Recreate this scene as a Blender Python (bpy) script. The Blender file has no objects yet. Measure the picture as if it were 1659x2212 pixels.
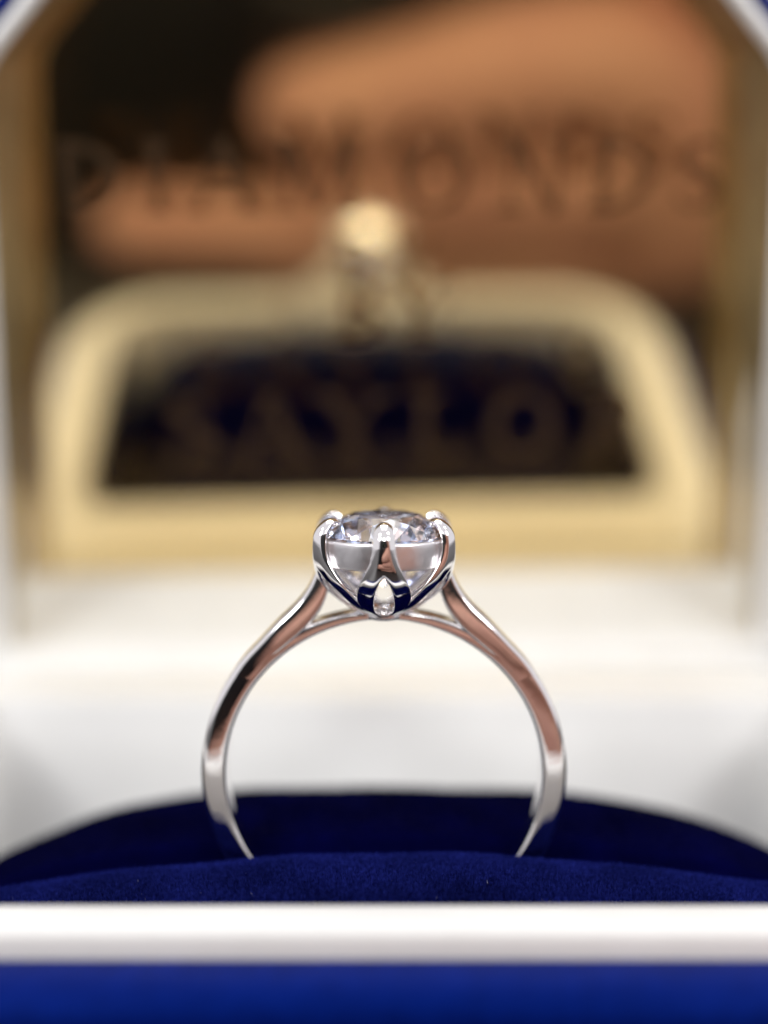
import bpy, bmesh, math, random
import numpy as np
from mathutils import Vector, Matrix
from math import sin, cos, tan, pi, radians, sqrt, atan2
random.seed(7)
rng = np.random.default_rng(11)

# all dimensions below are in millimetres; one Blender unit is one centimetre
S = 0.1
scene = bpy.context.scene
col = scene.collection

# ------------------------------------------------------------------ camera
PITCH = 7.0
cd = bpy.data.cameras.new("camera")
cam = bpy.data.objects.new("camera", cd)
col.objects.link(cam)
scene.camera = cam
cam.location = (0, -64 * S, 60 * S)
cam.rotation_euler = (radians(90 - PITCH), 0, 0)
cd.sensor_fit = 'VERTICAL'
cd.sensor_height = 36.0
cd.lens = 2500 / 2212 * 36.0
cd.clip_start = 0.005
cd.clip_end = 1000
cd.dof.use_dof = True
cd.dof.focus_distance = 62.2 * S
cd.dof.aperture_fstop = cd.lens / 540.0
cd.dof.aperture_blades = 0

# ------------------------------------------------------------------ world, lamps, exposure
world = bpy.data.worlds.new("World")
scene.world = world
world.use_nodes = True
bg = world.node_tree.nodes["Background"]
bg.inputs[0].default_value = (0.93, 0.90, 0.93, 1)
bg.inputs[1].default_value = 0.92

def lamp(name, loc, target, size, power, color=(1, 1, 1), shape='DISK', size_y=None):
    ld = bpy.data.lights.new(name, 'AREA')
    ld.shape = shape
    ld.size = size * S
    if size_y: ld.size_y = size_y * S
    ld.energy = power
    ld.color = color
    o = bpy.data.objects.new(name, ld)
    o.location = Vector(loc) * S
    d = Vector(target) - Vector(loc)
    o.rotation_euler = d.to_track_quat('-Z', 'Y').to_euler()
    col.objects.link(o)
    return o

lamp("ceiling_panel_lamp", (0, 45, 330), (0, 45, 40), 170, 1500, (1, 0.99, 0.97), 'RECTANGLE', 150)
lamp("sparkle_lamp", (-150, -90, 260), (0, 0, 45), 34, 700, (0.92, 0.95, 1))  # this and the next: small lamps added for sparkle in the stone
lamp("sparkle_lamp", (150, -60, 280), (0, 0, 45), 34, 700, (1, 0.96, 0.88))
for sx in (-1, 1):
    lamp("crown_fill_lamp", (sx * 80, 90, 325), (0, 0, 50), 60, 600, (1, 0.99, 0.98))  # added pair, whitens the side facets of the stone's crown
    lamp("well_fill_lamp", (sx * 250, -230, 260), (0, 10, 40), 110, 5600, (1, 1, 1))  # added fill from both sides, brightens the back wall of the well
lamp("stone_glare_lamp", (8, -213, 184), (0, 0, 50), 64, 1500, (1, 0.99, 0.97))  # added lamp, angled so the stone's table glares into the lid mirror

scene.view_settings.view_transform = 'Standard'
scene.view_settings.look = 'None'
scene.view_settings.exposure = -0.12
scene.view_settings.gamma = 1.0
scene.render.engine = 'CYCLES'
cy = scene.cycles
cy.max_bounces = 24
cy.transmission_bounces = 20
cy.glossy_bounces = 10
cy.diffuse_bounces = 5
cy.transparent_max_bounces = 12
cy.caustics_reflective = True
cy.caustics_refractive = True
cy.sample_clamp_indirect = 12
cy.blur_glossy = 0.3
cy.use_denoising = True

# ------------------------------------------------------------------ materials
def mat(name):
    m = bpy.data.materials.new(name)
    m.use_nodes = True
    nt = m.node_tree
    b = nt.nodes["Principled BSDF"]
    return m, nt, b

def noise(nt, scale, detail=3, rough=0.5, space='Object'):
    tc = nt.nodes.new("ShaderNodeTexCoord")
    n = nt.nodes.new("ShaderNodeTexNoise")
    n.inputs["Scale"].default_value = scale
    n.inputs["Detail"].default_value = detail
    n.inputs["Roughness"].default_value = rough
    nt.links.new(tc.outputs[space], n.inputs["Vector"])
    return n, tc

def ramp(nt, src, stops):
    r = nt.nodes.new("ShaderNodeValToRGB")
    while len(r.color_ramp.elements) < len(stops): r.color_ramp.elements.new(0.5)
    for e, (p, c) in zip(r.color_ramp.elements, stops):
        e.position = p; e.color = (*c, 1)
    nt.links.new(src, r.inputs[0])
    return r

def bump(nt, b, src, strength, dist):
    bp = nt.nodes.new("ShaderNodeBump")
    bp.inputs["Strength"].default_value = strength
    bp.inputs["Distance"].default_value = dist
    nt.links.new(src, bp.inputs["Height"])
    nt.links.new(bp.outputs[0], b.inputs["Normal"])

def metal(name, color, rough, wear=0.0, bumpd=0.0):
    m, nt, b = mat(name)
    b.inputs["Metallic"].default_value = 1
    b.inputs["Base Color"].default_value = (*color, 1)
    n, tc = noise(nt, 30, 4, 0.6)
    r = ramp(nt, n.outputs[0], [(0.35, (rough,) * 3), (0.75, (rough + wear,) * 3)])
    nt.links.new(r.outputs[0], b.inputs["Roughness"])
    if bumpd:
        mp_ = nt.nodes.new("ShaderNodeMapping"); mp_.inputs["Scale"].default_value = (260, 30, 260)
        nt.links.new(tc.outputs['Object'], mp_.inputs[0])
        ns_ = nt.nodes.new("ShaderNodeTexNoise"); ns_.inputs["Scale"].default_value = 1.0; ns_.inputs["Detail"].default_value = 2
        nt.links.new(mp_.outputs[0], ns_.inputs["Vector"])
        rr_ = ramp(nt, ns_.outputs[0], [(0.62, (0, 0, 0)), (0.74, (0.16,) * 3)])
        ad_ = nt.nodes.new("ShaderNodeMath"); ad_.operation = 'ADD'
        nt.links.new(r.outputs[0], ad_.inputs[0]); nt.links.new(rr_.outputs[0], ad_.inputs[1])
        nt.links.new(ad_.outputs[0], b.inputs["Roughness"])
        n2, _ = noise(nt, 9, 2)
        bump(nt, b, n2.outputs[0], 0.6, bumpd)
    return m

M_GOLDW = metal("polished_white_gold", (0.93, 0.915, 0.92), 0.02, 0.05, 0.0012)
M_COLLAR = metal("satin_white_gold", (0.93, 0.91, 0.93), 0.30, 0.10, 0.0)
M_BASKET = metal("brushed_white_gold", (0.95, 0.94, 0.95), 0.22, 0.25, 0.004)
M_MIRROR = metal("gold_mirror", (0.87, 0.69, 0.385), 0.035, 0.03, 0.0)

m, nt, b = mat("gold_lining"); M_LINING = m
b.inputs["Base Color"].default_value = (0.60, 0.46, 0.24, 1)
b.inputs["Metallic"].default_value = 0.35
b.inputs["Roughness"].default_value = 0.32
n, _ = noise(nt, 3, 3)
r = ramp(nt, n.outputs[0], [(0.3, (0.30, 0.225, 0.115)), (0.7, (0.40, 0.31, 0.165))])
nt.links.new(r.outputs[0], b.inputs["Base Color"])

m, nt, b = mat("brown_lettering"); M_LETTER = m
b.inputs["Base Color"].default_value = (0.085, 0.048, 0.022, 1)
b.inputs["Roughness"].default_value = 0.5

lt = nt.nodes.new("ShaderNodeBsdfTransparent"); lt.inputs[0].default_value = (0.95, 0.85, 0.72, 1)
lm = nt.nodes.new("ShaderNodeMixShader"); lm.inputs[0].default_value = 0.40
nt.links.new(lt.outputs[0], lm.inputs[1]); nt.links.new(b.outputs[0], lm.inputs[2])
nt.links.new(lm.outputs[0], nt.nodes["Material Output"].inputs[0])

m, nt, b = mat("white_liner"); M_WHITE = m
b.inputs["Roughness"].default_value = 0.38
n, _ = noise(nt, 2.2, 5, 0.6)
r = ramp(nt, n.outputs[0], [(0.25, (0.79, 0.79, 0.77)), (0.75, (0.84, 0.84, 0.825))])
nt.links.new(r.outputs[0], b.inputs["Base Color"])
n2, _ = noise(nt, 40, 4)
bump(nt, b, n2.outputs[0], 0.15, 0.01)

m, nt, b = mat("navy_leatherette"); M_NAVY = m
b.inputs["Base Color"].default_value = (0.002, 0.010, 0.17, 1)
b.inputs["Roughness"].default_value = 0.52
b.inputs["Specular IOR Level"].default_value = 0.8
b.inputs["Specular Tint"].default_value = (0.012, 0.10, 1.0, 1)
n, _ = noise(nt, 8, 4)
r = ramp(nt, n.outputs[0], [(0.3, (0.0002, 0.003, 0.060)), (0.7, (0.0004, 0.006, 0.100))])
nt.links.new(r.outputs[0], b.inputs["Base Color"])
v = nt.nodes.new("ShaderNodeTexVoronoi"); v.inputs["Scale"].default_value = 22
bump(nt, b, v.outputs[0], 0.35, 0.01)

def velvet(name, lo, hi, sheen, sc=3.0):
    m, nt, b = mat(name)
    b.inputs["Roughness"].default_value = 0.9
    b.inputs["Specular IOR Level"].default_value = 0.02
    b.inputs["Sheen Weight"].default_value = sheen
    b.inputs["Sheen Roughness"].default_value = 0.35
    b.inputs["Sheen Tint"].default_value = (0.05, 0.10, 0.75, 1)
    n, _ = noise(nt, sc, 5, 0.65)
    r = ramp(nt, n.outputs[0], [(0.3, lo), (0.7, hi)])
    n2, _ = noise(nt, 1.7, 4, 0.6)
    r2 = ramp(nt, n2.outputs[0], [(0.34, (0.65,) * 3), (0.68, (1.2,) * 3)])
    mx_ = nt.nodes.new("ShaderNodeMix"); mx_.data_type = 'RGBA'; mx_.blend_type = 'MULTIPLY'; mx_.inputs[0].default_value = 1
    nt.links.new(r.outputs[0], mx_.inputs[6]); nt.links.new(r2.outputs[0], mx_.inputs[7])
    nt.links.new(mx_.outputs[2], b.inputs["Base Color"])
    return m
M_VELVET = velvet("navy_velvet", (0.0002, 0.0003, 0.016), (0.0003, 0.0005, 0.030), 0.01)
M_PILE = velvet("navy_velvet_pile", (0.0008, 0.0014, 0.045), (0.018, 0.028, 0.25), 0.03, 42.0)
m, nt, b = mat("pale_lint"); M_LINT = m
b.inputs["Base Color"].default_value = (0.45, 0.45, 0.6, 1)
b.inputs["Roughness"].default_value = 0.6

m, nt, b = mat("black_plastic"); M_BLACK = m
b.inputs["Base Color"].default_value = (0.008, 0.008, 0.009, 1)
b.inputs["Roughness"].default_value = 0.35
m, nt, b = mat("coated_lens_glass"); M_LENS = m
b.inputs["Base Color"].default_value = (0.004, 0.02, 0.008, 1)
b.inputs["Roughness"].default_value = 0.1

m, nt, b = mat("skin"); M_SKIN = m
b.inputs["Roughness"].default_value = 0.5
b.inputs["Subsurface Weight"].default_value = 0.0
n, _ = noise(nt, 0.5, 4, 0.6)
r = ramp(nt, n.outputs[0], [(0.3, (0.62, 0.30, 0.23)), (0.7, (0.78, 0.44, 0.31))])
nt.links.new(r.outputs[0], b.inputs["Base Color"])
m, nt, b = mat("nail"); M_NAIL = m
b.inputs["Base Color"].default_value = (0.75, 0.48, 0.42, 1); b.inputs["Roughness"].default_value = 0.25

m, nt, b = mat("table_laminate"); M_TABLE = m
b.inputs["Roughness"].default_value = 0.45
n, _ = noise(nt, 0.6, 6, 0.6)
r = ramp(nt, n.outputs[0], [(0.3, (0.020, 0.018, 0.017)), (0.7, (0.034, 0.030, 0.028))])
nt.links.new(r.outputs[0], b.inputs["Base Color"])

m, nt, b = mat("clear_window"); M_PANE = m
nt.nodes.remove(b)
out = nt.nodes["Material Output"]
tr = nt.nodes.new("ShaderNodeBsdfTransparent"); tr.inputs[0].default_value = (0.985, 0.985, 0.98, 1)
gl = nt.nodes.new("ShaderNodeBsdfGlossy"); gl.inputs["Roughness"].default_value = 0.03
mx = nt.nodes.new("ShaderNodeMixShader"); mx.inputs[0].default_value = 0.02
nt.links.new(tr.outputs[0], mx.inputs[1]); nt.links.new(gl.outputs[0], mx.inputs[2]); nt.links.new(mx.outputs[0], out.inputs[0])

# diamond: clear, strongly refracting, faint blue and rose fire painted into the glass colour per facet
m, nt, b = mat("diamond"); M_DIAMOND = m
nt.nodes.remove(b)
out = nt.nodes["Material Output"]
g = nt.nodes.new("ShaderNodeBsdfGlass")
g.inputs["IOR"].default_value = 2.42; g.inputs["Roughness"].default_value = 0.0
ge = nt.nodes.new("ShaderNodeNewGeometry")
vm = nt.nodes.new("ShaderNodeVectorMath"); vm.operation = 'MULTIPLY'; vm.inputs[1].default_value = (7.3, 5.1, 9.7)
nt.links.new(ge.outputs["True Normal"], vm.inputs[0])
wn = nt.nodes.new("ShaderNodeTexNoise"); wn.inputs["Scale"].default_value = 1.0; wn.inputs["Detail"].default_value = 0
nt.links.new(vm.outputs[0], wn.inputs["Vector"])
rg = ramp(nt, wn.outputs[0], [(0.36, (0.76, 0.84, 1.0)), (0.44, (1, 1, 1)), (0.58, (1, 1, 1)), (0.66, (1.0, 0.86, 0.80))])
nt.links.new(rg.outputs[0], g.inputs["Color"])
nt.links.new(g.outputs[0], out.inputs[0])

# ------------------------------------------------------------------ helpers
ORIGIN = {}
def thing(name, label, cat, loc=(0, 0, 0), group=None):
    o = bpy.data.objects.new(name, None); col.objects.link(o)
    o.location = Vector(loc) * S; o.empty_display_size = 0.2
    o['label'] = label; o['category'] = cat
    if group: o['group'] = group
    ORIGIN[o.name] = Vector(loc)
    return o

def obj(name, verts, faces, material, parent=None, smooth=True, label=None, kind=None, loc=None):
    """verts in world millimetres; the mesh is stored relative to its thing"""
    base = Vector((0, 0, 0))
    p = parent
    while p is not None:
        if p.name in ORIGIN: base = ORIGIN[p.name]; break
        p = p.parent
    if loc is not None: base = Vector(loc)
    me = bpy.data.meshes.new(name)
    v = (np.asarray(verts, dtype=float) - np.array(base)) * S
    me.from_pydata(v.tolist(), [], [list(f) for f in faces])
    me.validate()
    bm = bmesh.new(); bm.from_mesh(me)
    bmesh.ops.recalc_face_normals(bm, faces=bm.faces)
    bm.to_mesh(me); bm.free()
    if smooth: me.polygons.foreach_set("use_smooth", [True] * len(me.polygons))
    me.materials.append(material)
    o = bpy.data.objects.new(name, me); col.objects.link(o)
    if parent is not None: o.parent = parent
    elif loc is not None: o.location = Vector(loc) * S
    if label: o['label'] = label
    if kind: o['kind'] = kind
    return o

def autosmooth(o, ang=35):
    me = o.data
    bm = bmesh.new(); bm.from_mesh(me)
    for e in bm.edges:
        if len(e.link_faces) == 2:
            e.smooth = e.calc_face_angle(0) < radians(ang)
    bm.to_mesh(me); bm.free()

def loft(loops, close_start=True, close_end=True, cyclic=False):
    """loops: list of equally long closed point loops"""
    V, F = [], []
    n = len(loops[0])
    for l in loops: V += [tuple(p) for p in l]
    m = len(loops)
    for i in range(m if cyclic else m - 1):
        a, b2 = i * n, ((i + 1) % m) * n
        for j in range(n):
            k = (j + 1) % n
            F.append((a + j, a + k, b2 + k, b2 + j))
    if not cyclic:
        if close_start: F.append(tuple(range(n))[::-1])
        if close_end: F.append(tuple(range((m - 1) * n, m * n)))
    return V, F

def spline(pts, n):
    """Catmull-Rom through pts (open), n samples"""
    P = np.array(pts, float); m = len(P)
    out = []
    for t in np.linspace(0, m - 1, n):
        i = min(int(t), m - 2); f = t - i
        p0, p1, p2, p3 = P[max(i - 1, 0)], P[i], P[i + 1], P[min(i + 2, m - 1)]
        out.append(0.5 * ((2 * p1) + (-p0 + p2) * f + (2 * p0 - 5 * p1 + 4 * p2 - p3) * f * f + (-p0 + 3 * p1 - 3 * p2 + p3) * f ** 3))
    return np.array(out)

def chaikin(P, k=2):
    P = np.array(P, float)
    for _ in range(k):
        Q = np.roll(P, -1, axis=0)
        P = np.stack([P * .75 + Q * .25, P * .25 + Q * .75], axis=1).reshape(-1, P.shape[1])
    return P

# ------------------------------------------------------------------ table
obj("table_top", [(-900, -900, 0), (900, -900, 0), (900, 900, 0), (-900, 900, 0),
                  (-900, -900, -30), (900, -900, -30), (900, 900, -30), (-900, 900, -30)],
    [(0, 1, 2, 3), (4, 5, 6, 7), (0, 1, 5, 4), (1, 2, 6, 5), (2, 3, 7, 6), (3, 0, 4, 7)], M_TABLE, None, False, kind='structure')

# ------------------------------------------------------------------ ring box
box = thing("ring_box", "open navy jewellery box with white liner and gold mirrored lid behind the diamond ring", "ring box", (0, 8, 0))

def rrect(hw, y0, y1, rf, rb, z, seg=10):
    pts = []
    for cx, cy_, r, a0 in ((hw - rf, y0 + rf, rf, -90), (hw - rb, y1 - rb, rb, 0), (-hw + rb, y1 - rb, rb, 90), (-hw + rf, y0 + rf, rf, 180)):
        for k in range(seg + 1):
            a = radians(a0 + 90 * k / seg)
            pts.append((cx + r * cos(a), cy_ + r * sin(a), z))
    return pts

# navy base shell
L = [rrect(40.2 - d, -16.2 + d, 35.0 - d * .3, 15 - d * .6, 4, z) for z, d in ((0.2, 4.2), (3, 3.9), (12, 2.6), (20, 1.5), (25, .7), (28, .2))]
for k in range(9):
    a = radians(90 * k / 8)
    L.append(rrect(37.7 + 2.5 * cos(a), -13.45 - 2.75 * cos(a), 33.3 + 1.7 * cos(a), 12.8 + 2.2 * cos(a), 3.2, 30.2 + 2.75 * sin(a)))
L += [rrect(37.65, -13.45, 33.25, 12.75, 3.1, 32.7), rrect(37.65, -13.45, 33.25, 12.75, 3.1, 18.0)]
V, F = loft(L)
autosmooth(obj("base_shell", V, F, M_NAVY, box), 50)

# white liner: rim, recessed well
OUT = dict(hw=37.5, y0=-13.35, y1=33.1, rf=13, rb=3)
INN = dict(hw=31.6, y0=-10.35, y1=25.1, rf=7, rb=2.5)
def o_(d, z): return rrect(OUT['hw'] + d, OUT['y0'] - d, OUT['y1'] + d, OUT['rf'] + d, OUT['rb'] + d, z)
def i_(d, z, e=0.0): return rrect(INN['hw'] - d, INN['y0'] + d, INN['y1'] - d - e, INN['rf'] - d, INN['rb'] - d, z)
L = [o_(0, 18.5), o_(0, 31.5), o_(0, 33.6), o_(-.1, 34.0), o_(-.35, 34.25), o_(-.7, 34.35),
     i_(-.6, 34.3), i_(-.25, 34.2), i_(-.06, 33.95), i_(0, 33.6), i_(.2, 32, .45), i_(.6, 28, 1.5), i_(1.0, 23.5, 2.7), i_(1.2, 21.5, 3.1), i_(1.8, 20.6, 3.3), i_(2.6, 20.2, 3.3)]
V, F = loft(L, False, True)
V = [(x, y + .05 * sin(x * .31 + 1), z + .045 * sin(x * .23) + .02 * sin(x * .71 + 2)) for x, y, z in V]
autosmooth(obj("base_liner", V, F, M_WHITE, box), 60)
# navy velvet cheeks on the two side walls of the well
for sx in (-1, 1):
    L = []
    for y in np.linspace(-5.5, 20.3, 14):
        L.append([(sx * x, y, z) for x, z in ((31.3, 20.6), (31.3, 33.2), (31.1, 33.6), (30.8, 33.5), (30.7, 33.0), (30.3, 26), (30.0, 20.6))])
    V, F = loft(L); obj("side_lining", V, F, M_VELVET, box)

# ---- lid, leaning forward from the hinge; local a = across, b = up, c = out of the lid
TH = radians(19.2)
LB = Vector((0, 42.1, 41.1)); LU = Vector((0, -sin(TH), cos(TH))); LN = Vector((0, -cos(TH), -sin(TH)))
YAW = radians(1.4)
LX = Vector((1, 0, 0)) * cos(YAW) - LN * sin(YAW)
LN = LN * cos(YAW) + Vector((1, 0, 0)) * sin(YAW)
def LP(a, b_, c): return tuple(LB + LX * a + LU * b_ + LN * c)

def offset_poly(P, d):
    n = len(P); out = []
    for i in range(n):
        p0, p1, p2 = Vector(P[i - 1]), Vector(P[i]), Vector(P[(i + 1) % n])
        e1 = (p1 - p0).normalized(); e2 = (p2 - p1).normalized()
        n1 = Vector((e1.y, -e1.x)); n2 = Vector((e2.y, -e2.x))
        k = (n1 + n2) / (1 + n1.dot(n2))
        out.append(tuple(p1 + k * d))
    return out
def round_poly(P, r, seg=5):
    n = len(P); out = []
    for i in range(n):
        p0, p1, p2 = Vector(P[i - 1]), Vector(P[i]), Vector(P[(i + 1) % n])
        a = p1 + (p0 - p1).normalized() * r; c = p1 + (p2 - p1).normalized() * r
        for k in range(seg + 1):
            t = k / seg
            out.append(tuple(a * (1 - t) ** 2 + p1 * 2 * t * (1 - t) + c * t * t))
    return out
# counter-clockwise octagon-headed opening
BASEP = [(-32.9, -3.0), (32.9, -3.0), (27.8, 44.7), (13.2, 59.3), (-13.2, 59.3), (-27.8, 44.7)]
BACKP = [(-33.2, 0.3), (33.2, 0.3), (27.1, 45.6), (13.2, 59.5), (-13.2, 59.5), (-27.1, 45.6)]
RIMP = [(-38.8, -4.9), (38.8, -4.9), (29.2, 45.0), (13.4, 60.8), (-13.4, 60.8), (-29.2, 45.0)]
def lidloop(P, d, c, r=1.6): return [LP(p[0], p[1], c) for p in round_poly(offset_poly(P, d), r)]
# outer navy lid
L = [lidloop(RIMP, 1.5, -5, 3), lidloop(RIMP, 1.5, 6.5, 3), lidloop(RIMP, 1.4, 7.3, 3), lidloop(RIMP, 1.0, 7.8, 3), lidloop(RIMP, .5, 7.9, 2.5), lidloop(RIMP, .15, 7.8, 2.5), lidloop(RIMP, .1, 7.0, 2.5), lidloop(RIMP, .1, -1.5, 2.5)]
V, F = loft(L)
lid = obj("lid_shell", V, F, M_NAVY, box); autosmooth(lid, 50)
# white rim of the lid
L = [lidloop(RIMP, 0, 1.0, 2.4), lidloop(RIMP, 0, 7.8, 2.4), lidloop(RIMP, -.15, 8.25, 2.3), lidloop(RIMP, -.5, 8.5, 2.2), lidloop(BASEP, .45, 8.5, 2), lidloop(BASEP, .12, 8.2, 1.9), lidloop(BASEP, 0, 7.8, 1.8), lidloop(BASEP, .33, 7.7, 1.8), lidloop(BASEP, .35, 6.5, 1.8), lidloop(BASEP, .3, 1.0, 2.4)]
V, F = loft(L, cyclic=True)
autosmooth(obj("lid_rim", V, F, M_WHITE, box), 60)
# gold lining of the lid's side and top walls (an open strip with thickness), the bottom ledge is white
def wall_strip(idx, material, name, c0, c1):
    n = len(BASEP); V, F = [], []
    inner0 = [BACKP[i % n] for i in idx]; inner1 = [BASEP[i % n] for i in idx]
    o0 = offset_poly(BACKP, .9); o1 = offset_poly(BASEP, .25)
    for k, i in enumerate(idx):
        i %= n
        V += [LP(*BACKP[i], c0), LP(*BASEP[i], c1), LP(*o1[i], c1), LP(*o0[i], c0)]
    for k in range(len(idx) - 1):
        a = 4 * k; b_ = a + 4
        for j in range(4):
            F.append((a + j, a + (j + 1) % 4, b_ + (j + 1) % 4, b_ + j))
    F += [(0, 1, 2, 3), tuple(4 * (len(idx) - 1) + j for j in range(4))]
    return obj(name, V, F, material, box, False)
wall_strip([1, 2, 3, 4, 5, 6], M_LINING, "lid_side_lining", 0.02, 7.9)
wall_strip([0, 1], M_WHITE, "lid_ledge", 0.02, 7.9)
# mirror plate
mp = [(p[0], p[1]) for p in offset_poly(BACKP, .6)]
V = [LP(p[0], p[1], 0) for p in mp] + [LP(p[0], p[1], -1.2) for p in mp]
n = len(mp)
F = [tuple(range(n)), tuple(range(n, 2 * n))[::-1]] + [(i, (i + 1) % n, n + (i + 1) % n, n + i) for i in range(n)]
mirror = obj("mirror_plate", V, F, M_MIRROR, box, False)
# clear window that carries the lettering
wp = offset_poly(BASEP, -.02)
V = [LP(p[0], p[1], 7.2) for p in wp] + [LP(p[0], p[1], 7.0) for p in wp]
window = obj("lid_window", V, F, M_PANE, box, False)

# white hinge strip between base and lid
V, F = loft([[(x, 35.0 + 1.4 * cos(a), 33.5 + 1.15 * sin(a)) for a in np.linspace(0, 2 * pi, 16, endpoint=False)] for x in np.linspace(-36.5, 36.5, 14)])
obj("hinge_strip", V, F, M_WHITE, box)

# serif lettering, each letter cut from strokes
def stroke_poly(pts, w):
    """strip along pts with widths w (list), returns quads (verts, faces) in 2D"""
    P = [Vector(p) for p in pts]; V = []
    for i, p in enumerate(P):
        t = (P[min(i + 1, len(P) - 1)] - P[max(i - 1, 0)]).normalized()
        nn = Vector((-t.y, t.x)) * w[i] / 2
        V += [p + nn, p - nn]
    return V, [(2 * i, 2 * i + 1, 2 * i + 3, 2 * i + 2) for i in range(len(P) - 1)]
def line(a, b_, w): return stroke_poly([a, b_], [w, w])
def arc(cx, cy_, rx, ry, a0, a1, wt, n=18):
    pts, ws = [], []
    for k in range(n + 1):
        a = radians(a0 + (a1 - a0) * k / n)
        pts.append((cx + rx * cos(a), cy_ + ry * sin(a))); ws.append(wt[0] + (wt[1] - wt[0]) * abs(cos(a)))
    return stroke_poly(pts, ws)
T, t_ = .155, .065
def serif(x, y): return line((x - .17, y), (x + .17, y), .055)
GL = {
 'D': (.80, [line((.16, 0), (.16, 1), T), arc(.16, .5, .55, .46, -90, 90, (t_, T)), serif(.16, .03), serif(.16, .97)]),
 'I': (.36, [line((.18, 0), (.18, 1), T), serif(.18, .03), serif(.18, .97)]),
 'A': (.90, [line((.10, 0), (.45, 1), t_), line((.80, 0), (.45, 1), T), line((.22, .33), (.68, .33), t_), serif(.10, .03), serif(.80, .03)]),
 'M': (1.06, [line((.12, 0), (.16, 1), t_), line((.16, 1), (.53, .05), T), line((.90, 1), (.53, .05), t_), line((.92, 0), (.90, 1), T), serif(.12, .03), serif(.92, .03), serif(.10, .97), serif(.95, .97)]),
 'O': (.92, [arc(.46, .5, .36, .46, 0, 360, (t_, T), 30)]),
 'N': (.90, [line((.16, 0), (.16, 1), t_), line((.16, 1), (.76, 0), T), line((.76, 0), (.76, 1), t_), serif(.16, .03), serif(.12, .97), serif(.76, .97)]),
 'S': (.66, [stroke_poly([(.56, .80), (.50, .93), (.34, .97), (.17, .90), (.12, .74), (.20, .60), (.36, .50), (.51, .40), (.57, .25), (.50, .09), (.32, .03), (.14, .08), (.08, .24)],
                         [.07, .07, .08, .13, .17, .19, .21, .19, .16, .12, .08, .07, .07])]),
}

GL.update({
 'B': (.72, [line((.16, 0), (.16, 1), T), arc(.18, .745, .36, .225, -90, 90, (t_, T)), arc(.18, .265, .42, .24, -90, 90, (t_, T)), serif(.16, .03), serif(.16, .97)]),
 'Y': (.80, [line((.08, 1), (.40, .48), T), line((.74, 1), (.40, .48), t_), line((.40, 0), (.40, .5), T), serif(.40, .03), serif(.08, .97), serif(.74, .97)]),
 'L': (.66, [line((.16, 0), (.16, 1), T), line((.16, .03), (.60, .03), t_), line((.60, 0), (.60, .22), t_), serif(.16, .97)]),
 'R': (.78, [line((.16, 0), (.16, 1), T), arc(.18, .74, .38, .23, -90, 90, (t_, T)), line((.32, .5), (.70, 0), T), serif(.16, .03), serif(.16, .97)]),
})
ROWS = [(5.1, 34.9, zip("DIAMONDS", (-21.6, -16.7, -11.9, -5.0, 3.6, 10.8, 17.3, 23.0))),
        (4.6, 25.2, zip("BY", (-1.9, 2.6))),
        (5.6, 15.0, zip("SAYLOR", (-15.6, -9.3, -2.6, 4.2, 11.0, 18.6)))]
for TXT_H, TXT_B, ch, ax in [(h_, b0_, c_, a_) for h_, b0_, z_ in ROWS for c_, a_ in z_]:
    wd, parts = GL[ch]
    V, F = [], []
    for zi, (pv, pf) in enumerate(parts):
        dz = 7.22 + .012 * zi
        for c0, c1 in ((dz, dz + .35),):
            base = len(V)
            nn_ = len(pv)
            for cc in (c0, c1):
                for p in pv: V.append(LP(ax + (p.x - wd / 2) * TXT_H * 1.12, TXT_B + p.y * TXT_H, cc))
            for f in pf:
                F.append(tuple(base + k for k in f)); F.append(tuple(base + nn_ + k for k in f)[::-1])
            for i in range(len(pf)):
                F.append((base + 2 * i, base + 2 * i + 2, base + nn_ + 2 * i + 2, base + nn_ + 2 * i))
                F.append((base + 2 * i + 1, base + nn_ + 2 * i + 1, base + nn_ + 2 * i + 3, base + 2 * i + 3))
            e = len(pf) * 2
            F.append((base, base + nn_, base + nn_ + 1, base + 1)); F.append((base + e, base + e + 1, base + nn_ + e + 1, base + nn_ + e))
    obj("letter", V, F, M_LETTER, window, False)

# ------------------------------------------------------------------ velvet cushion
cush = thing("ring_cushion", "domed navy velvet cushion with a slit that grips the ring, set in the white well", "cushion", (0, 3, 20.4))
def cz(x, y):
    x = np.asarray(x, float); y = np.asarray(y, float)
    # front roll
    kf = np.where(x < 0, 0.0042, .0034)
    front = 32.95 - kf * x * x - .035 * np.clip(-(y + 3.0), 0, 99) ** 2 * 1.15 - .10 * (y + 3.0) ** 2 * (y > -3.0)
    kb = np.where(x < 0, 1.0, .86)
    back = 33.0 - kb * (.0021 * x * x + 7.0e-6 * x ** 4) - .035 * (y - 6.0) ** 2 - .00012 * np.abs(x) ** 3 * np.clip((y - 6) / 12, 0, 1)
    back = np.where(y < 6, 33.0 - kb * (.0021 * x * x + 7.0e-6 * x ** 4) - .012 * (y - 6.0) ** 2, back)
    z = np.where(y < 0, front, back)
    slit = np.exp(-(np.abs(y) / 1.05) ** 3)
    z = z - 4.0 * slit
    # undulation of hand-made padding
    z = z + .10 * np.sin(x * .21 + 1) * np.cos(y * .35) + .05 * np.sin(x * .63 + .7 * y)
    return z
Y0, Y1 = -8.6, 19.6
nx, ny = 150, 170
vs = []
ys = np.concatenate([np.linspace(Y0, -3, 45), np.linspace(-3, 3, 75)[1:], np.linspace(3, Y1, 52)[1:]])
ny = len(ys)
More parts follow.
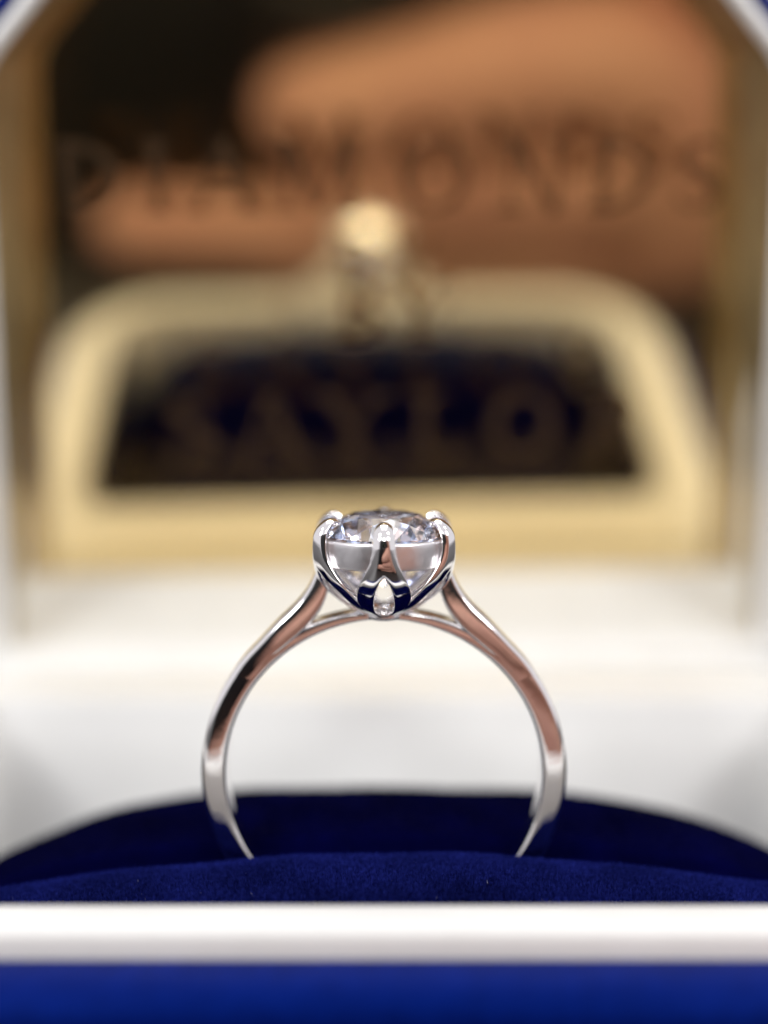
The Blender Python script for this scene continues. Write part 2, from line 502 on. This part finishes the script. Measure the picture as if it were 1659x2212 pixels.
for y in ys:
    hw = 30.0
    d = min(y - Y0, Y1 - y)
    if d < 7: hw = 30.0 - 7 + sqrt(max(0, 49 - (7 - d) ** 2))
    us = np.sin(np.linspace(-1, 1, nx) * pi / 2 * .92) / sin(pi / 2 * .92)
    xs = us * hw
    edge = np.minimum(hw - np.abs(xs), 5) / 5
    edge = np.minimum(edge, min(d, 1.2 if y < 0 else 2.5) / (1.2 if y < 0 else 2.5))
    drop = (1 - np.sqrt(np.clip(1 - (1 - edge) ** 2, 0, 1)))
    z = cz(xs, y) * (1 - drop) + 20.4 * drop
    vs += list(zip(xs, [y] * nx, np.maximum(z, 20.4)))
fs = [(j * nx + i, j * nx + i + 1, (j + 1) * nx + i + 1, (j + 1) * nx + i) for j in range(ny - 1) for i in range(nx - 1)]
obj("velvet_cover", vs, fs, M_VELVET, cush)

# velvet pile: short fibres standing off the front roll and the near part of the back roll
def pile(name, n, xr, yr, lh, wid, material, spread=.25, parent=cush):
    x = rng.uniform(*xr, n); y = rng.uniform(*yr, n)
    z = cz(x, y)
    e = .05
    nxv = -(cz(x + e, y) - cz(x - e, y)) / (2 * e); nyv = -(cz(x, y + e) - cz(x, y - e)) / (2 * e)
    N = np.stack([nxv, nyv, np.ones(n)], 1); N /= np.linalg.norm(N, axis=1)[:, None]
    D = N + rng.normal(0, spread, (n, 3)); D /= np.linalg.norm(D, axis=1)[:, None]
    Ls = rng.uniform(*lh, n)[:, None]
    base = np.stack([x, y, z - .04], 1)
    ang = rng.uniform(-.7, .7, n)
    side = np.stack([np.cos(ang), np.sin(ang), np.zeros(n)], 1) * wid / 2
    curl = rng.normal(0, .18, (n, 3)); curl[:, 2] = 0
    mid = base + D * Ls * .55
    tip = base + (D + curl) * Ls
    V = np.stack([base - side, base + side, mid + side * .7, mid - side * .7, tip], 1).reshape(-1, 3)
    k = np.arange(n) * 5
    me = bpy.data.meshes.new(name)
    base0 = np.array(ORIGIN[parent.name])
    V = (V - base0) * S
    me.vertices.add(len(V)); me.vertices.foreach_set("co", V.astype(np.float32).ravel())
    loops = np.stack([k, k + 1, k + 2, k + 3, k + 3, k + 2, k + 4], 1).ravel()
    me.loops.add(len(loops)); me.loops.foreach_set("vertex_index", loops.astype(np.int32))
    st = np.stack([np.arange(n) * 7, np.arange(n) * 7 + 4], 1).ravel()
    tot = np.tile([4, 3], n)
    me.polygons.add(2 * n); me.polygons.foreach_set("loop_start", st.astype(np.int32)); me.polygons.foreach_set("loop_total", tot.astype(np.int32))
    me.update(calc_edges=True)
    me.materials.append(material)
    o = bpy.data.objects.new(name, me); col.objects.link(o); o.parent = parent
    o['kind'] = 'stuff'
    return o
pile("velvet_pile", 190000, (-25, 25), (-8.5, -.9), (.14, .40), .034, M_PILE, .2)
pile("velvet_pile", 30000, (-30, 30), (1.0, 12), (.10, .24), .06, M_VELVET)
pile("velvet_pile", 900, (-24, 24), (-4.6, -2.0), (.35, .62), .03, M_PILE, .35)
pile("lint", 70, (-24, 24), (-6.5, -2.0), (.14, .36), .042, M_LINT, .9)

# ------------------------------------------------------------------ engagement ring
RC = 37.2
ring = thing("diamond_ring", "polished white gold engagement ring with one round diamond, standing upright in the navy cushion", "ring", (0, 0, RC - 10.4))

PROF = chaikin([(0, -.70), (.02, -.90), (.16, -1.0), (.5, -1.0), (.82, -.97), (.96, -.75), (1.0, -.25),
                (1.0, .25), (.96, .75), (.82, .97), (.5, 1.0), (.16, 1.0), (.02, .90), (0, .70)], 2)
def band_sweep(inner, outer, depth, n, name, cyclic=False, ends=True, yoff=0):
    """inner/outer: lists of (x, z) relative to the ring centre, depth: half depth per station"""
    I = spline(inner, n); O = spline(outer, n); D = spline([(d,) for d in depth], n)[:, 0]
    L = []
    for k in range(n):
        L.append([(I[k][0] + (O[k][0] - I[k][0]) * u, v * D[k] + yoff, RC + I[k][1] + (O[k][1] - I[k][1]) * u) for u, v in PROF])
    V, F = loft(L, ends, ends)
    return obj(name, V, F, M_GOLDW, ring)
RI, RO = 8.95, 10.42
def pc(r, deg, sx=1): return (sx * r * sin(radians(deg)), r * cos(radians(deg)))
# the hoop: full thickness from shoulder to shoulder round the bottom, thin bridge under the setting
degs = list(range(-180, 181, 4))
n = len(degs) - 1
L = []
for dgr in np.linspace(-180, 180, 220)[:-1]:
    a = abs(dgr)
    if a > 44: ro = RO; dp = 1.0
    elif a > 30:
        t = (44 - a) / 14; t = t * t * (3 - 2 * t); ro = RO + (9.72 - RO) * t; dp = 1.0 - .12 * t
    else:
        t = (30 - a) / 30; ro = 9.72 - .25 * t; dp = .88 - .12 * t
    ri = RI + (0.05 * max(0, 1 - a / 20))
    s, c = sin(radians(dgr)), cos(radians(dgr))
    L.append([((ri + (ro - ri) * u) * s, v * dp, RC + (ri + (ro - ri) * u) * c) for u, v in PROF])
V, F = loft(L, cyclic=True)
obj("band", V, F, M_GOLDW, ring)
for sx in (-1, 1):
    inner = [pc(9.10, 64, sx), pc(9.12, 52, sx), pc(9.2, 44, sx), (sx * 5.4, 7.5), (sx * 4.5, 8.3), (sx * 3.75, 9.2), (sx * 3.25, 10.1), (sx * 2.95, 11.2)]
    outer = [pc(RO - .02, 64, sx), pc(RO + .03, 52, sx), (sx * 6.95, 7.85), (sx * 5.95, 8.92), (sx * 5.05, 9.78), (sx * 4.38, 10.6), (sx * 3.95, 11.4), (sx * 3.7, 12.3)]
    band_sweep(inner, outer, [.9, 1.012, 1.02, 1.0, .95, .88, .8, .72], 60, "shoulder")

# ---- setting: six petal prongs on a tulip bowl, collar, base button
# profile of the bowl: (radius, z)
BP = [(2.80, 51.55), (3.02, 51.78), (3.40, 51.80), (3.78, 51.50), (3.97, 51.05), (4.03, 50.4), (4.0, 49.8), (3.85, 49.15), (3.60, 48.45), (3.12, 47.8), (2.50, 47.2), (1.80, 46.72), (1.10, 46.42), (.45, 46.30)]
#        tip                                                            neck              flare
WD = [.05, .27, .45, .57, .64, .70, .84, 1.16, 1.48, 1.60, 1.42, .98, .62, .30]        # half widths
HO = [0, 0, 0, 0, 0, 0, 0, 0, .30, .46, .44, .20, 0, 0]                                # half width of the teardrop opening
BU = [.18, .26, .34, .38, .38, .36, .34, .30, .22, .12, .05, .02, .0, .0]              # bulge
NS = 40
B2 = spline(BP, NS); W2 = spline([(w,) for w in WD], NS)[:, 0]; U2 = spline([(w,) for w in BU], NS)[:, 0]
H2 = []
for k in range(NS):
    t = k / (NS - 1) * (len(BP) - 1)
    q = (t - 7.3) / (11.6 - 7.3)
    H2.append(0.56 * sqrt(max(0, q * (1 - q) * 4)) * (0.72 + .38 * q) if 0 < q < 1 else 0)
def petal(az):
    rows = 9
    V, idx = [], {}
    def vert(sg, k, j):
        h = H2[k]
        if h == 0 and j == 0: key = (0, k, 0)
        else: key = (sg, k, j)
        if key not in idx:
            w = W2[k]; u = h + (w - h) * j / (rows - 1)
            r = max(B2[k][0], .3)
            q = min(1, u / w)
            tf = max(0, 1 - k / 11.0); bl = U2[k] * (1 - q ** 2.2)
            rr = r + bl * (1 - tf)
            if h > 0: rr -= .10 * math.exp(-((u - h) / .12) ** 2) 
            a = radians(az) + sg * u / r
            idx[key] = len(V)
            V.append((rr * sin(a), -rr * cos(a), B2[k][1] + bl * tf * 1.1))
        return idx[key]
    F = []
    for sg in (-1, 1):
        for k in range(NS - 1):
            for j in range(rows - 1):
                f = (vert(sg, k, j), vert(sg, k, j + 1), vert(sg, k + 1, j + 1), vert(sg, k + 1, j))
                f = tuple(dict.fromkeys(f))
                if len(f) >= 3: F.append(f if sg > 0 else f[::-1])
    return V, F
def add_solid(o, thick, levels):
    s = o.modifiers.new("solidify", 'SOLIDIFY'); s.thickness = thick * S; s.offset = -1; s.use_even_offset = False
    if levels:
        m_ = o.modifiers.new("subsurf", 'SUBSURF'); m_.levels = levels; m_.render_levels = levels
def orient_out(o):
    """normals away from the stone's axis"""
    me = o.data; bm = bmesh.new(); bm.from_mesh(me)
    cpt = (Vector((0, 0, 49.6)) - ORIGIN[ring.name]) * S
    sm = sum(f.normal.dot((f.calc_center_median() - cpt)) for f in bm.faces)
    if sm < 0: bmesh.ops.reverse_faces(bm, faces=bm.faces)
    bm.to_mesh(me); bm.free()
for az in (0, 60, 120, 180, 240, 300):
    V, F = petal(az)
    p = obj("prong", V, F, M_GOLDW, ring)
    orient_out(p); add_solid(p, .42, 2)
# collar below the girdle
L = []
cp = chaikin([(3.44, 50.55), (3.50, 50.86), (3.66, 50.86), (3.74, 50.78), (3.72, 49.5), (3.66, 49.36), (3.40, 49.36), (3.36, 49.5)], 2)
for k in range(96):
    a = 2 * pi * k / 96
    L.append([(r * sin(a), -r * cos(a), z) for r, z in cp])
V, F = loft(L, cyclic=True); obj("collar", V, F, M_COLLAR, ring)
# button under the culet where the petals meet
L = []
for z, r in ((46.05, .05), (46.05, .5), (46.12, .85), (46.25, 1.15), (46.45, 1.2), (46.6, 1.0), (46.65, .1)):
    L.append([(r * sin(a), r * cos(a), z) for a in np.linspace(0, 2 * pi, 40, endpoint=False)])
V, F = loft(L); obj("base_button", V, F, M_GOLDW, ring)

# ---- round brilliant
def brilliant(R_, zg, rot=0.0):
    """57-facet brilliant as the convex hull of its facet corners"""
    pts = []
    table = .58 * R_; ch = .150 * 2 * R_; g = .018 * R_; pd = .430 * 2 * R_
    ztab = zg + g + ch
    for k in range(8):
        a = radians(45 * k) + rot
        pts.append((table * cos(a), table * sin(a), ztab))
    # star/kite meeting points, on the ridges between neighbouring kite planes
    for k in range(8):
        a = radians(45 * k + 22.5) + rot
        rs = .765 * R_
        z = ztab - ch / (R_ - table) * (rs * cos(radians(22.5)) - table)
        pts.append((rs * cos(a), rs * sin(a), z + .002 * R_))
    for k in range(16):
        a = radians(22.5 * k) + rot
        pts.append((R_ * cos(a), R_ * sin(a), zg + g)); pts.append((R_ * cos(a), R_ * sin(a), zg - g))
    # pavilion: where the lower girdle facets end, close to the culet
    for k in range(8):
        a = radians(45 * k + 22.5) + rot
        rs = .22 * R_
        z = zg - g - pd + rs * cos(radians(22.5)) * pd / R_
        pts.append((rs * cos(a), rs * sin(a), z - .002 * R_))
    pts.append((0, 0, zg - g - pd))
    return pts
def hull_obj(name, pts, material, parent):
    bm = bmesh.new(); base = ORIGIN[parent.name]
    for p in pts: bm.verts.new((Vector(p) - base) * S)
    r_ = bmesh.ops.convex_hull(bm, input=bm.verts)
    bmesh.ops.delete(bm, geom=[v for v in bm.verts if not v.link_faces], context='VERTS')
    bmesh.ops.dissolve_limit(bm, angle_limit=radians(.4), verts=bm.verts, edges=bm.edges)
    bmesh.ops.recalc_face_normals(bm, faces=bm.faces)
    me = bpy.data.meshes.new(name); bm.to_mesh(me); bm.free()
    me.materials.append(material)
    o = bpy.data.objects.new(name, me); col.objects.link(o); o.parent = parent
    return o
hull_obj("diamond", brilliant(3.46, 50.90, radians(9)), M_DIAMOND, ring)

# ------------------------------------------------------------------ photographer's phone and hand, seen only as reflections in the mirror and the metal
phone = thing("smartphone", "black phone with a round macro lens, reflected in the gold lid mirror", "phone", (14, -71, 0.1))
def prism_xz(P, y0, y1, bev=1.2):
    L = []
    for y, d in ((y0, -bev), (y0 + bev * .3, -bev * .3), (y0 + bev, 0), (y1 - bev, 0), (y1 - bev * .3, -bev * .3), (y1, -bev)):
        L.append([(p[0], y, p[1]) for p in round_poly(offset_poly(P, d), 9 + d, 8)])
    return loft(L)
V, F = prism_xz([(-64, .1), (92, .1), (92, 88), (-64, 88)], -75, -67)
obj("phone_body", V, F, M_BLACK, phone)
def disc_stack(cx, cz_, prof, seg=64):
    L = [[(cx + r * cos(a), y, cz_ + r * sin(a)) for a in np.linspace(0, 2 * pi, seg, endpoint=False)] for y, r in prof]
    return loft(L)
V, F = disc_stack(-3, 61, [(-67, 20), (-65.4, 20), (-64.7, 19.5), (-64.6, 18), (-64.8, 12.5), (-66, 12), (-66.8, 11.6)])
obj("lens_barrel", V, F, M_BLACK, phone)
V, F = disc_stack(-3, 61, [(-66.6, 11.6), (-65.6, 10.5), (-65.1, 8), (-64.85, 4), (-64.8, .1)])
obj("lens_glass", V, F, M_LENS, phone)

def skinned(name, nodes, edges, material, levels=2, parent=None, label=None):
    """nodes: (x, y, z, radius) in mm"""
    me = bpy.data.meshes.new(name)
    base = ORIGIN[parent.name] if parent else Vector(nodes[0][:3])
    me.from_pydata([tuple((Vector(nd[:3]) - base) * S) for nd in nodes], edges, [])
    o = bpy.data.objects.new(name, me); col.objects.link(o)
    if parent: o.parent = parent
    else: o.location = base * S
    sk = o.modifiers.new("skin", 'SKIN'); sk.use_smooth_shade = True
    for i, nd in enumerate(nodes):
        o.data.skin_vertices[0].data[i].radius = (nd[3] * S, nd[3] * S)
    o.data.skin_vertices[0].data[0].use_root = True
    ss = o.modifiers.new("subsurf", 'SUBSURF'); ss.levels = levels; ss.render_levels = levels
    me.materials.append(material)
    return o
hand = thing("person_hand", "bare hand gripping the phone from its side, reflected in the gold lid mirror", "hand", (75, -60, 20))
nodes = [(80, -66, 22, 22), (62, -62, 24, 20), (104, -74, 4, 24), (135, -88, -22, 23)]
edges = [(0, 1), (0, 2), (2, 3)]
def finger(root_i, pts):
    prev = root_i
    for p in pts:
        nodes.append(p); edges.append((prev, len(nodes) - 1)); prev = len(nodes) - 1
finger(1, [(48, -59, 40, 14), (30, -59, 39, 14), (12, -60, 33, 12.5), (-10, -61, 30.5, 9), (-16, -61.5, 30, 5.5)])
finger(1, [(44, -58, 22, 12.5), (26, -58, 18, 11.5), (8, -58, 16, 10), (-6, -60, 16, 8.2), (-11, -60.5, 16, 5)])
finger(1, [(44, -57, 10, 10), (18, -58, 9, 9.8), (-12, -59, 9, 8.4), (-40, -60, 10, 7.0), (-46, -60.5, 10, 5)])
finger(1, [(46, -58, 4, 9.2), (24, -58, 0, 8.4), (4, -59, -1, 7.6), (-14, -60, 0, 6.4), (-18, -60.5, 0, 4.5)])
finger(0, [(70, -62, 44, 17), (62, -62, 56, 18), (54, -62, 68, 16), (46, -62, 79, 12), (42, -62, 85, 8)])
skinned("hand_skin", nodes, edges, M_SKIN, 2, hand)

# the phone is held about a centimetre back from the viewpoint
for o in (phone, hand):
    o.location.y -= 10 * S
